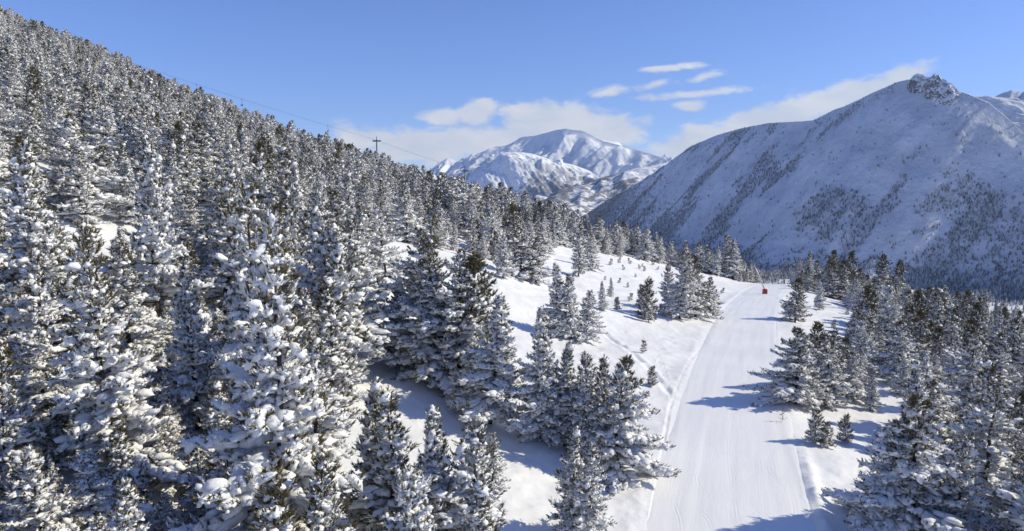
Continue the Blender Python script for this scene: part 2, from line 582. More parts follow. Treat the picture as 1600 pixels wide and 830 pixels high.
CR = [(860, 372), (900, 345), (930, 327), (960, 308), (1000, 284), (1040, 258), (1080, 229), (1120, 212), (1160, 201), (1200, 194), (1230, 191), (1270, 187), (1320, 166),
      (1360, 146), (1400, 130), (1420, 124), (1445, 126), (1470, 131), (1502, 143), (1522, 150), (1545, 160), (1570, 181), (1602, 212), (1650, 232), (1720, 245), (1800, 245), (1950, 260)]
nl = math.hypot(.60, .80)
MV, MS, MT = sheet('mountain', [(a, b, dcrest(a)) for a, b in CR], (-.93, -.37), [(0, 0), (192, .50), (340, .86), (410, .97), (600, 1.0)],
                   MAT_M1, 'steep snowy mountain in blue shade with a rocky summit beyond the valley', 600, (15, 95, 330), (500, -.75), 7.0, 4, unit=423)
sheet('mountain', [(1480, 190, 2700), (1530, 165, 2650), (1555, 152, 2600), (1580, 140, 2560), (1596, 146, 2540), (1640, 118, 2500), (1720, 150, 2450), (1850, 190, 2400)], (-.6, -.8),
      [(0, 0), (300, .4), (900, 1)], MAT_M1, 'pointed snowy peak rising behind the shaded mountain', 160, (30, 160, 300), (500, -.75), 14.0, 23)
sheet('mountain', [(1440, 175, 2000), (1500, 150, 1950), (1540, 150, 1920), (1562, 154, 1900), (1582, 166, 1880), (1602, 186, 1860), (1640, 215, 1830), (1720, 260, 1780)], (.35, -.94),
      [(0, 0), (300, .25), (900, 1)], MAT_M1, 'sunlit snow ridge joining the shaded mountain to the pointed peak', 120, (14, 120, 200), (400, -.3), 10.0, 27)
# far massif
def dmassif(px):
    return float(np.interp(px, [540, 690, 1080, 1250], [9200, 8200, 5500, 4600]))


MC = [(560, 350), (640, 325), (690, 290), (714, 266), (745, 242), (775, 231), (792, 229), (820, 214), (850, 208), (886, 203), (915, 208), (945, 221), (1000, 235), (1040, 247), (1080, 260), (1160, 290), (1240, 330)]
sheet('mountain', [(a, b, dmassif(a)) for a, b in MC], (-.79, -.62), [(0, 0), (380, .46), (760, .80), (1300, .95), (1800, 1)], MAT_M2,
      'distant broad snowy massif under the clouds', 440, (125, 360, 800), (1500, -.45), 42.0, 5, unit=740)
D3 = 5000
sheet('hill', [(660, 330, D3), (700, 300, D3), (740, 272, D3), (765, 256, D3), (782, 240, D3), (800, 238, D3), (830, 240, D3), (865, 251, D3), (895, 258, D3), (922, 268, D3), (935, 282, D3), (960, 305, D3), (1000, 335, D3)], (.30, -.95),
      [(0, 0), (300, .25), (800, .75), (1300, 1)], MAT_M2, 'sunlit white shoulder with scattered trees below the distant massif', 240, (60, 260, 600), (700, -.25), 14.0, 12)
D4 = 4100
sheet('hill', [(780, 330, D4), (840, 318, D4), (880, 298, D4), (920, 284, D4), (960, 272, D4), (1000, 262, D4), (1040, 255, D4), (1080, 258, D4), (1140, 262, D4), (1250, 300, D4)], (-.1, -.99),
      [(0, 0), (500, .45), (1000, .85), (1500, 1)], MAT_M3, 'wooded grey foothills between the valley and the distant massif', 220, (36, 240, 500), (600, -.3), 8.0, 18)
sheet('mountain', [(640, 290, 9000), (676, 262, 9000), (690, 252, 9000), (700, 247, 9000), (708, 251, 9000), (722, 256, 9000), (760, 285, 9000)], (-.2, -.98),
      [(0, 0), (700, .7), (1500, 1)], MAT_M2, 'tiny sunlit white peak on the horizon beside the massif', 90, (90, 300, 900), (1000, -.5), 25.0, 29)

def ico(sub):
    import bmesh
    bm = bmesh.new(); bmesh.ops.create_icosphere(bm, subdivisions=sub, radius=1.0)
    v = np.array([x.co[:] for x in bm.verts]); f = np.array([[q.index for q in p.verts] for p in bm.faces]); bm.free()
    return v, f


ICO_V, ICO_F = ico(2)
MAT_ROCK = mat_mountain('summit_rock', .30, .52, .030, .0, (0, 1), .10, bstr=1.0, bdist=3)
mtn = bpy.data.objects['mountain']
CRAG = [(1419, 128), (1424, 122), (1428, 117), (1434, 115), (1440, 116), (1446, 120), (1452, 121), (1457, 118), (1461, 114), (1464, 118), (1468, 117), (1472, 123), (1477, 124), (1482, 130), (1488, 131), (1493, 137), (1502, 145)]
sheet('rock_crag', [(a_, b_, dcrest(a_) - 4) for a_, b_ in CRAG], (-.93, -.37), [(0, 0), (9, .22), (20, .55), (40, 1.25)], MAT_ROCK, None, 130, (6, 15, 16), (30, -1.4), 3.0, 61, zbase=150.0)
crag = [o for o in bpy.data.objects if o.name.startswith('rock_crag')][0]
crag.parent = mtn
for key in ('category', 'kind'):
    del crag[key]
crag['label'] = 'jagged rocky summit dusted with snow'


def basis(d, roll):
    """rotation matrices (N,3,3) whose z column is d"""
    d = d / np.linalg.norm(d, axis=1, keepdims=True)
    up = np.where(np.abs(d[:, 2:3]) > .95, np.array([[1., 0, 0]]), np.array([[0, 0, 1.]]))
    a = np.cross(up, d); a /= np.linalg.norm(a, axis=1, keepdims=True)
    b = np.cross(d, a)
    c, s = np.cos(roll)[:, None], np.sin(roll)[:, None]
    return np.stack([a * c + b * s, -a * s + b * c, d], -1)


def stamp(tv, tf, rot, scl, pos):
    """copy a template (several variants in tv: K,n,3) to N places"""
    N = len(pos)
    k = np.arange(N) % len(tv)
    v = tv[k] * scl[:, None, :]
    v = np.einsum('nij,nkj->nki', rot, v) + pos[:, None, :]
    n = tv.shape[1]
    f = tf[None] + (np.arange(N) * n)[:, None, None]
    return v.reshape(-1, 3), f.reshape(-1, 3)


def tube(pts, rad, sides=5, cap=True):
    pts = np.asarray(pts, float); n = len(pts)
    tan = np.gradient(pts, axis=0)
    rot = basis(tan, np.zeros(n))
    th = np.arange(sides) * 2 * math.pi / sides
    ring = np.stack([np.cos(th), np.sin(th), th * 0], 1)
    v = np.einsum('nij,kj->nki', rot, ring) * np.asarray(rad)[:, None, None] + pts[:, None, :]
    v = v.reshape(-1, 3); f = []
    for i in range(n - 1):
        for k in range(sides):
            a, b = i * sides + k, i * sides + (k + 1) % sides
            f += [(a, b, b + sides), (a, b + sides, a + sides)]
    if cap:
        for base, rev in ((0, True), ((n - 1) * sides, False)):
            for k in range(1, sides - 1):
                t = (base, base + k, base + k + 1)
                f.append(t[::-1] if rev else t)
    return v, np.array(f)


class Mesh:
    def __init__(self):
        self.v, self.f, self.m, self.s, self.n = [], [], [], [], 0

    def add(self, v, f, mi=0, smooth=False):
        self.v.append(v); self.f.append(np.asarray(f) + self.n); self.n += len(v)
        self.m.append(np.full(len(f), mi)); self.s.append(np.full(len(f), smooth))

    def build(self, name, mats):
        return mesh_np(name, np.concatenate(self.v), np.concatenate(self.f), np.concatenate(self.s), mats, np.concatenate(self.m))


def tuft_templates(seed, K=9, n=6):
    r = np.random.default_rng(seed)
    out = []
    for _ in range(n):
        vs = []
        for k in range(K):
            th = r.uniform(0, 2 * math.pi); s0 = r.uniform(-.1, .85)
            d = np.array([math.cos(th) * .42, math.sin(th) * .42, 1.0]); d /= np.linalg.norm(d)
            side = np.cross(d, r.normal(size=3)); side /= np.linalg.norm(side)
            b = np.array([0, 0, s0]); L = r.uniform(.38, .6); w = r.uniform(.055, .09)
            vs += [b - side * w, b + side * w, b + d * L]
        out.append(vs)
    f = np.arange(3 * K).reshape(-1, 3)
    return np.array(out), f


TUFT_V, TUFT_F = tuft_templates(3)


def blob_templates(seed, n=8):
    r = np.random.default_rng(seed)
    out = []
    for _ in range(n):
        v = ICO_V.copy()
        for _k in range(5):
            d = r.normal(size=3); d /= np.linalg.norm(d)
            v *= (1 + r.uniform(-.28, .34) * np.clip(v @ d, 0, 1)[:, None] ** 2)
        v *= 1 + r.normal(0, .13, (len(v), 1))
        lowpart = v[:, 0] < 0                      # x is the upright axis after basis(): flatten underneath
        v[lowpart, 0] *= .55
        out.append(v)
    return np.array(out), ICO_F


BLOB_V, BLOB_F = blob_templates(5)


def make_pine(seed, H=10.0, Rr=2.3, snow=.6, snow_top=.5, step=.42, nb=5, bare_below=.05, sz=1.0, shape=1.0, open_=1.0, droop=.16):
    r = np.random.default_rng(seed)
    trunk = Mesh()
    n = 9
    zs = np.linspace(-.5, H * .985, n)
    bend = np.cumsum(r.normal(0, .11, (n, 2)), 0); bend -= bend[0]
    tp = np.stack([bend[:, 0], bend[:, 1], zs], 1)
    trunk.add(*tube(tp, np.interp(zs / H, [0, .5, 1], [.021 * H ** .9, .012 * H ** .9, .02]), 7), 0, True)
    crown = Mesh()
    tpos, tdir, tsc = [], [], []
    bpos, bdir, bsc = [], [], []
    pads = []
    h = bare_below * H + .15; az = r.uniform(0, 6.28)
    a0, tw = r.uniform(0, 6.28), r.uniform(-.5, .5)
    wav = np.interp(np.linspace(0, 1, 40), np.linspace(0, 1, 9), r.uniform(.72, 1.22, 9))
    while h < H * .965:
        q = h / H
        prof = min(1.0, .72 + q / .22 * .28) * (1 - q) ** shape + .02
        for k in range(max(3, int(round(nb * (1 if q < .8 else .75))))):
            if r.random() < .07: continue
            az += 2.399 + r.normal(0, .25)
            L = Rr * prof * r.uniform(.5, 1.2) * wav[min(39, int(q * 40))] * (1 + .26 * math.cos(az - a0 - tw * h))
            el = math.radians(np.interp(q, [0, .35, .75, 1], [-2, 10, 34, 62]) + r.normal(0, 7))
            b0 = np.array([np.interp(h, zs, tp[:, 0]), np.interp(h, zs, tp[:, 1]), h + r.normal(0, .08)])
            hd = np.array([math.cos(az), math.sin(az), 0]); sdv = np.array([-math.sin(az), math.cos(az), 0])
            dr = droop * r.uniform(.5, 1.5) * (1 - q)

            def P(t):
                return b0 + hd * L * t * math.cos(el) + np.array([0, 0, L * (t * math.sin(el) - dr * t * t * 1.9 + dr * 1.1 * t ** 4)])
            bt = [P(t) for t in (0, .3, .65, 1)]
            crown.add(*tube(bt, [.03 * L ** .5, .022 * L ** .5, .014, .006], 3, False), 1)
            nt_ = max(2, int(2 + L * 2.1 * open_))
            psn = snow * np.interp(q, [0, .5, 1], [1.05, 1.0, snow_top])
            for j in range(nt_):
                t = .26 + .70 * (j + r.uniform(-.3, .3)) / max(1, nt_ - 1) if nt_ > 1 else .9
                t = min(max(t, .2), .98)
                p0 = P(t)
                for sg in (-1, 1):
                    if r.random() < .12: continue
                    lt = (.34 * L * (1.05 - t) + .22) * r.uniform(.7, 1.2)
                    fd = math.radians(r.uniform(32, 62))
                    d = hd * math.cos(fd) + sdv * sg * math.sin(fd) + np.array([0, 0, r.uniform(-.10, .35) + .5 * q])
                    d /= np.linalg.norm(d)
                    p1 = p0 + d * lt
                    crown.add(np.array([p0, p0 + [0, 0, .02], p1]), np.array([[0, 1, 2]]), 1)
                    for s_ in ((.35, .8, 1.0) if lt > .45 else (.5, 1.0)):
                        tpos.append(p0 + d * lt * s_ - d * .05); tdir.append(d + np.array([0, 0, .45 + .5 * q]) + r.normal(0, .25, 3)); tsc.append(r.uniform(.28, .46) * sz)
                    if r.random() < psn * .85:
                        a = max(.16, lt * r.uniform(.42, .66)) * sz
                        c = a * r.uniform(.34, .55)
                        a = min(a, .42); c = min(c, .20)
                        bpos.append(p0 + d * lt * r.uniform(.4, .75) + [0, 0, c * .62 + .03]); bdir.append(d - np.array([0, 0, .28 + r.uniform(0, .35)]))
                        bsc.append((c, a * r.uniform(.42, .72), a))
                        if r.random() < (.6 if lt > .5 else .15):
                            a2 = a * r.uniform(.4, .65)
                            bpos.append(p0 + d * lt * r.uniform(.55, 1.0) + [0, 0, c * .4] + r.normal(0, .07, 3)); bdir.append(d - np.array([0, 0, r.uniform(0, .9)]) + r.normal(0, .3, 3))
                            bsc.append((a2 * .7, a2 * .8, a2 * 1.2))
                if r.random() < psn * .30:
                    a = min(.34, (.17 + .05 * L * r.uniform(.3, 1.6)) * sz)
                    c = a * r.uniform(.5, .75)
                    dd = P(min(t + .08, 1)) - P(t - .08)
                    bpos.append(p0 + [0, 0, c * .6]); bdir.append(dd); bsc.append((c, a * r.uniform(.6, 1.0), a * 1.25))
            if r.random() < min(1.0, psn * 1.3) and L > .3:
                t0 = r.uniform(.08, .35); t1 = r.uniform(.8, 1.04)
                for (ta, tb) in ([(t0, t1)] if r.random() < .55 or L < 1.2 else [(t0, t0 + (t1 - t0) * .45), (t0 + (t1 - t0) * .52, t1)]):
                    nr_ = 5 + int((tb - ta) * L * 2.2)
                    ring = np.arange(7) * 2 * math.pi / 7
                    cs, sn_r = np.cos(ring), np.sin(ring)
                    pv_ = []
                    for ii in range(nr_):
                        u_ = ii / (nr_ - 1); t = ta + (tb - ta) * u_
                        wv = ((.34 * L * (1.08 - t) + .22) * .52 * r.uniform(.65, 1.25)) * max(.12, math.sin(math.pi * (.06 + .90 * u_))) ** .6
                        wv = min(wv * 1.15, .46 * sz); th_ = min(.20, wv * .62) * r.uniform(.8, 1.2) * (.8 + .3 * sz)
                        c_ = P(t) + sdv * r.normal(0, .05) + np.array([0, 0, th_ * .42 + .02])
                        jit = r.uniform(.82, 1.18, 7)
                        hgt = np.where(sn_r > 0, sn_r, sn_r * .5) * th_ * jit - .38 * wv * cs * cs
                        pv_.append(c_[None] + sdv[None] * (wv * cs * jit)[:, None] + np.array([[0, 0, 1.]]) * hgt[:, None])
                    pv_ = np.concatenate(pv_)
                    fa = []
                    for ii in range(nr_ - 1):
                        for kk in range(7):
                            a_, b_ = ii * 7 + kk, ii * 7 + (kk + 1) % 7
                            fa += [(a_, a_ + 7, b_ + 7), (a_, b_ + 7, b_)]
                    for base in (0, (nr_ - 1) * 7):
                        for kk in range(1, 6):
                            fa.append((base, base + kk, base + kk + 1))
                    pads.append((pv_, np.array(fa)))
            pe = P(1.0); dd = P(1.0) - P(.85)
            for s_ in range(3):
                tpos.append(pe - dd * .25 * s_); tdir.append(dd / np.linalg.norm(dd) + np.array([0, 0, .6 + .5 * q]) + r.normal(0, .25, 3)); tsc.append(r.uniform(.34, .55) * sz)
            if r.random() < psn * .8:
                a = r.uniform(.16, .30) * sz; c = a * .6
                bpos.append(pe + [0, 0, c * .4] - dd * .3); bdir.append(dd - np.array([0, 0, .2 * L])); bsc.append((c, a * .7, a * 1.2))
        h += step * r.uniform(.75, 1.25) * (1 if q < .85 else .7)
    # leader
    top = tp[-1]
    for s_ in range(9):
        tpos.append(top + np.array([0, 0, -.10 * s_ + .15])); tdir.append(np.array([0, 0, 1.]) + r.normal(0, .10 + .04 * s_, 3)); tsc.append((.30 + .01 * s_) * sz)
    if r.random() < snow_top:
        bpos.append(top + [0, 0, .1]); bdir.append(np.array([.3, .1, .9])); bsc.append((.16 * sz, .15 * sz, .24 * sz))
    tpos, tdir, tsc = np.array(tpos), np.array(tdir), np.array(tsc)
    qz = np.clip(tpos[:, 2] / H, 0, 1)
    fz = r.random(len(tpos)) < .38 * snow * np.interp(qz, [0, .5, 1], [1, 1, max(snow_top, .15)])
    rt = basis(tdir, r.uniform(0, 6.28, len(tpos))); s3 = np.repeat(tsc[:, None], 3, 1)
    v, f = stamp(TUFT_V, TUFT_F, rt[~fz], s3[~fz], tpos[~fz])
    crown.add(v, f, 0)
    sn = Mesh()
    for pv_, fa in pads:
        sn.add(pv_, fa, 0, True)
    if fz.any():
        v, f = stamp(TUFT_V, TUFT_F, rt[fz], s3[fz] * .95, tpos[fz] + np.array([0, 0, .04]))
        sn.add(v, f, 0)
    if bpos:
        bpos, bdir, bsc = np.array(bpos), np.array(bdir), np.array(bsc)
        # for blobs: x axis points up
        rot = basis(bdir, r.normal(0, .25, len(bpos)))
        rot = np.stack([rot[:, :, 1], rot[:, :, 0], rot[:, :, 2]], -1)      # y (up-ish) first
        det = np.linalg.det(rot); rot[det < 0, :, 1] *= -1
        v, f = stamp(BLOB_V, BLOB_F, rot, bsc, bpos)
        sn.add(v, f, 0, True)
    tn = f'pine{seed}'
    return dict(trunk=trunk.build(tn + '_trunk', [M['bark']]), crown=crown.build(tn + '_crown', [M['needles'], M['bark']]),
                snow=sn.build(tn + '_snow', [M['tsnow']]) if bpos is not None and len(bpos) else None, H=H, R=Rr, parts=(trunk, crown, sn))


# name of the look, kit
KITS = [
    ('broad pine plastered with thick snow', make_pine(11, Rr=3.2, snow=.95, snow_top=.8, sz=1.05, step=.40)),
    ('bushy snowy pine with an olive top', make_pine(12, Rr=3.2, snow=.80, snow_top=.05, shape=.85, step=.40)),
    ('slim pine snowy to its tip', make_pine(13, Rr=2.2, snow=.92, snow_top=.8, sz=1.05)),
    ('dark green pine with little snow', make_pine(14, Rr=3.0, snow=.36, snow_top=.05, step=.36, nb=6, shape=.85)),
    ('loose pine with drooping snowy boughs', make_pine(15, Rr=3.4, snow=.85, snow_top=.4, step=.52, shape=.8, droop=.24)),
    ('narrow olive pine with small snow pads', make_pine(16, Rr=2.4, snow=.62, snow_top=.2, step=.44, sz=.95)),
    ('ragged lopsided pine with gappy boughs', make_pine(25, Rr=3.3, snow=.85, snow_top=.5, step=.68, nb=5, shape=.7, droop=.2)),
    ('round-headed bushy pine under a snow cap', make_pine(26, Rr=3.3, snow=.95, snow_top=.9, step=.40, shape=.55)),
]
BIG = {0: make_pine(17, H=14.0, Rr=4.0, snow=.9, snow_top=.8, step=.52, sz=1.1), 1: make_pine(18, H=14.0, Rr=4.0, snow=.78, snow_top=.08, step=.52, shape=.85),
       4: make_pine(19, H=14.0, Rr=4.2, snow=.8, snow_top=.4, step=.62, shape=.8, droop=.24)}
SMALL = make_pine(21, H=3.0, Rr=.95, snow=.5, snow_top=.4, step=.26, nb=5, sz=.8, bare_below=.03)
SAPLING = make_pine(22, H=1.6, Rr=.5, snow=.25, snow_top=.2, step=.25, nb=4, sz=.6, bare_below=.08)


def make_bare(seed, H):
    r = np.random.default_rng(seed)
    t = Mesh(); b = Mesh()
    n = 8; zs = np.linspace(-.4, H, n); bend = np.cumsum(r.normal(0, .012 * H, (n, 2)), 0); bend -= bend[0]
    tp = np.stack([bend[:, 0], bend[:, 1], zs], 1)
    t.add(*tube(tp, np.linspace(.013 * H, .008, n), 6), 0, True)
    for k in range(int(10 + H * 2.2)):
        q = r.uniform(.22, .97); h = q * H; az = r.uniform(0, 6.28); L = H * .2 * (1.1 - q) * r.uniform(.6, 1.2) + .1
        p0 = np.array([np.interp(h, zs, tp[:, 0]), np.interp(h, zs, tp[:, 1]), h])
        d = np.array([math.cos(az), math.sin(az), r.uniform(.0, .5)])
        p1 = p0 + d * L * .5 + [0, 0, -.03 * L]; p2 = p0 + d * L + [0, 0, .1 * L]
        b.add(*tube([p0, p1, p2], [.02 + .003 * H, .015, .006], 3, False), 0)
        for j in range(3):
            e = p1 + (p2 - p1) * r.random(); dd = d + r.normal(0, .6, 3)
            b.add(*tube([e, e + dd * L * .18, e + dd * L * .33], [.010, .008, .004], 3, False), 0)
    return dict(trunk=t.build('bare_trunk', [M['twig']]), crown=b.build('bare_crown', [M['twig']]), snow=None, H=H, R=H * .2)


SNAG = make_bare(31, 9.0)
TWIG = make_bare(32, 1.5)


def place(name, kit, x, y, h, label, cat, group=None, rot=None, wide=1.0, lean=(0, 0), sink=.0):
    o = link(name, None)
    o.empty_display_size = .3
    gz = float(ground_z(np.array([x]), np.array([y]))[0])
    o.location = (x, y, gz + CZ - sink)
    s = h / kit['H']
    o.scale = (s * wide, s * wide, s)
    o.rotation_euler = (lean[0], lean[1], rnd.uniform(0, 6.28) if rot is None else rot)
    tag(o, label, cat, group)
    link('trunk', kit['trunk'], o)
    link('crown', kit['crown'], o)
    if kit['snow']:
        link('snow_load', kit['snow'], o)
    return o


# ------------------------------------------------------------------ landmark trees: (px, base py, top py, kit, width, label)
LAND = [
    (1241, 502, 433, 3, 1.45, 'dark conical pine standing alone on the edge of the ski run'),
    (1280, 486, 440, 0, 1.0, 'snowy young pine on the slope just behind the lone roadside pine'),
    (1243, 632, 513, 1, 1.4, 'snow-bottomed pine at the piste edge throwing a long shadow on the run'),
    (1274, 610, 500, 3, 1.4, 'tallest pine of the clump beside the piste shadow'),
    (1303, 608, 513, 5, 1.5, 'inner pine of the clump beside the piste, away from the run'),
    (1330, 622, 545, 4, 1.1, 'low snowy pine at the downhill end of the piste-side clump'),
    (1360, 640, 572, 2, 1.1, 'small white pine below the piste-side clump'),
    (1262, 630, 522, 0, 1.2, 'white pine between the long-shadow pine and the tallest of the clump'),
    (1292, 628, 520, 1, 1.3, 'bushy pine in front of the tallest pine of the piste-side clump'),
    (1318, 600, 528, 3, 1.3, 'dark pine at the back of the piste-side clump'),
    (1345, 606, 548, 0, 1.2, 'white pine closing the back of the piste-side clump'),
    (1128, 424, 368, 1, 1.4, 'larger of two touching pines on the snowy brow against the shaded mountain'),
    (1145, 424, 374, 0, 1.35, 'smaller of two touching pines on the snowy brow against the shaded mountain'),
    (1062, 500, 392, 1, 1.25, 'tall pine of the island clump in the open snow'),
    (1086, 497, 402, 3, 1.35, 'dark-topped pine of the island clump in the open snow'),
    (1109, 496, 432, 5, 1.3, 'short green pine of the island clump beside the ski run'),
    (1043, 488, 418, 4, 1.0, 'shaded pine on the uphill side of the island clump'),
    (810, 432, 318, 3, 1.25, 'big dark pine standing out above the forest edge'),
    (838, 440, 368, 1, 1.1, 'snowy pine leaning on the big dark pine'),
    (786, 440, 372, 0, 1.1, 'white pine on the uphill side of the big dark pine'),
    (903, 428, 344, 5, 1.0, 'narrow pine at the top of the open snow field'),
    (925, 420, 360, 1, 1.0, 'pine beside the narrow pine at the top of the open snow field'),
    (868, 520, 408, 2, 1.1, 'slim white pine in the clump above the ski track'),
    (893, 526, 425, 0, 1.05, 'broad white pine in the clump above the ski track'),
    (915, 528, 452, 4, 1.1, 'low loose pine in the clump where the ski track ends'),
    (944, 492, 446, 2, 1.0, 'small white pine in the open snow above the ski track'),
    (955, 460, 430, 5, 1.0, 'little pine alone near the top of the open snow field'),
    (845, 688, 480, 0, 1.0, 'tall white pine behind the piste-edge group'),
    (882, 695, 532, 2, 1.1, 'slim white pine in the middle of the piste-edge group'),
    (920, 712, 555, 4, .95, 'loose snowy pine in the piste-edge group'),
    (965, 736, 552, 1, 1.1, 'green-sided pine nearest the ski run in the piste-edge group'),
    (942, 722, 556, 5, 1.1, 'narrow pine behind the green-sided pine at the piste edge'),
    (892, 842, 668, 2, 1.1, 'frosted pine standing forward on the open snow beside the run'),
    (922, 858, 690, 0, .95, 'white pine leaning against the frosted pine on the open snow'),
    (648, 575, 352, 4, 1.25, 'big drooping pine above the snowy hollow'),
    (692, 600, 364, 1, 1.25, 'tall olive-topped pine in the big clump above the snowy hollow'),
    (732, 610, 392, 3, 1.3, 'dark pine inside the big clump above the snowy hollow'),
    (765, 664, 462, 0, 1.3, 'snow-burdened pine at the downhill end of the big clump'),
    (540, 596, 352, 2, 1.1, 'white pine beside the snowy hollow'),
    (505, 575, 300, 0, .9, 'tall snow-laden pine behind the snowy hollow'),
    (612, 885, 618, 5, 1.35, 'olive pine in front of the snowy hollow with its shoots bare of snow'),
    (580, 850, 600, 2, 1.0, 'snow-tipped pine touching the olive pine below the hollow'),
    (690, 895, 636, 2, 1.1, 'snowy pine with a knobbly white tip below the hollow'),
    (728, 900, 650, 4, 1.1, 'loose pine stretching green boughs over the open snow'),
    (430, 905, 350, 0, .95, 'huge snow-laden pine in the thick of the forest'),
    (395, 720, 300, 4, .9, 'tall pine rising behind the huge snow-laden pine'),
    (190, 780, 365, 1, .95, 'tall pine whose dark trunk shows beside the blue snow gap'),
    (60, 560, 215, 0, 1.0, 'towering white pine at the upper side of the blue snow gap'),
    (255, 560, 215, 0, .85, 'snow-laden pine behind the blue snow gap'),
    (1385, 830, 655, 4, 1.3, 'broad snowy pine on the bank beside the snow berm'),
    (1432, 850, 625, 1, 1.2, 'big pine with a dark top behind the snow berm'),
    (1490, 862, 690, 4, 1.0, 'drooping pine downhill of the berm-side pines'),
    (1530, 735, 560, 5, 1.25, 'tall narrow pine on the slope below the run'),
    (1420, 705, 560, 2, 1.1, 'white pine between the piste-side clump and the berm-side pines'),
    (1378, 470, 402, 3, 1.2, 'dark pine towering at the top of the downhill forest'),
    (1400, 480, 408, 3, 1.1, 'second dark pine at the top of the downhill forest'),
    (1300, 445, 392, 3, 1.3, 'dark pine in the row at the end of the run'),
    (1325, 450, 395, 3, 1.2, 'bushy dark pine in the row at the end of the run'),
    (1246, 440, 402, 1, 1.1, 'first pine of the row at the end of the run'),
    (1265, 443, 393, 5, 1.2, 'second pine of the row at the end of the run'),
    (670, 588, 378, 0, 1.2, 'white pine wedged between the drooping and the olive-topped pine of the big clump'),
    (714, 612, 388, 4, 1.2, 'loose pine in the heart of the big clump above the hollow'),
    (618, 566, 430, 2, 1.2, 'slim low pine at the uphill foot of the big clump'),
    (602, 452, 322, 6, 1.1, 'ragged pine standing over the small snow patch in the forest'),
    (755, 650, 500, 6, 1.2, 'ragged pine behind the snow-burdened pine of the big clump'),
    (858, 690, 548, 6, 1.1, 'ragged pine at the uphill side of the piste-edge group'),
    (905, 705, 600, 0, 1.3, 'low snow-heaped pine in front of the piste-edge group'),
]
placed = []    # (x, y, radius)
items = []     # every full-size pine: x, y, h, kit, wide, label or None
for px, by, ty, k, w, lab in LAND:
    h_ = None
    while h_ is None:
        h_ = pix_hit(px, by); by += 1
    x, y = h_
    z0 = float(terrain_base(x, y))
    # height so that the tip shows at ty
    lo, hi = .5, 40
    for _ in range(40):
        mid = (lo + hi) / 2
        if to_pix(x, y, z0 + mid)[1] > ty: lo = mid
        else: hi = mid
    placed.append((x, y, 1.7))
    items.append([x, y, lo, k, w, lab])

# ------------------------------------------------------------------ line of the chairlift
TW = [(48, 92, 42, 'chairlift tower high on the wooded hillside'), (589, 243, 219, 'chairlift tower with a wide crossarm on the skyline'), (727, 285, 266, 'farthest chairlift tower low on the skyline before the massif')]
heads = []


def ground_at(px, by):
    hp = None
    while hp is None:
        hp = pix_hit(px, by, 1500); by += 1
    return hp


g1, g3 = ground_at(*TW[0][:2]), ground_at(*TW[2][:2])
# the middle tower stands on the straight line between the outer two
al = pix_ray(TW[1][0], 243)[0]
kk = (al * g1[1] - g1[0]) / ((g3[0] - g1[0]) - al * (g3[1] - g1[1]))
g2 = (g1[0] + (g3[0] - g1[0]) * kk, g1[1] + (g3[1] - g1[1]) * kk)


def lift_dist(x, y):
    vx, vy = g3[0] - g1[0], g3[1] - g1[1]
    t = max(-1.0, min(1.6, ((x - g1[0]) * vx + (y - g1[1]) * vy) / (vx * vx + vy * vy)))
    return math.hypot(x - g1[0] - t * vx, y - g1[1] - t * vy)


# ------------------------------------------------------------------ the forest
def inside(px, py, poly):
    c = False
    for (x1, y1), (x2, y2) in zip(poly, poly[1:] + poly[:1]):
        if (y1 > py) != (y2 > py) and px < (x2 - x1) * (py - y1) / (y2 - y1) + x1:
            c = not c
    return c


def world_poly(pts):
    out = []
    for px, py in pts:
        h = None
        while h is None:
            h = pix_hit(px, py); py += 2
        out.append(h)
    return out


# clearings, drawn on the ground
OPEN = [world_poly(q) for q in (
    [(742, 1000), (770, 800), (775, 720), (800, 640), (838, 560), (815, 480), (790, 440), (868, 386), (905, 386), (960, 396), (1040, 412), (1100, 424), (1180, 438), (1240, 450), (1320, 470), (1345, 520), (1345, 560), (1300, 640), (1290, 660), (1350, 690), (1330, 800), (1370, 1000)],
    [(560, 660), (600, 560), (640, 590), (700, 640), (720, 690), (640, 660), (560, 690)],
    [(95, 480), (110, 415), (150, 430), (290, 480), (290, 510), (200, 500)],
    [(575, 460), (585, 375), (620, 372), (640, 400), (610, 470)],
    [(380, 222), (376, 208), (420, 212), (424, 224)],
    [(770, 470), (795, 440), (840, 470), (820, 520)],
)]
SPARSE = world_poly([(742, 1000), (520, 1000), (520, 760), (540, 640), (560, 500), (578, 390), (700, 392), (790, 405), (860, 395), (880, 560), (830, 640), (775, 720)])
cell = {}


def free(x, y, r):
    ci, cj = int(x // 6), int(y // 6)
    for i in range(ci - 1, ci + 2):
        for j in range(cj - 1, cj + 2):
            for (a, b, q) in cell.get((i, j), ()):
                if (a - x) ** 2 + (b - y) ** 2 < (max(r, q) if r > 1.8 else 2.8) ** 2:
                    return False
    return True


def occupy(x, y, r):
    cell.setdefault((int(x // 6), int(y // 6)), []).append((x, y, r))


for x, y, r in placed:
    occupy(x, y, 2.2)
rs = np.random.default_rng(77)
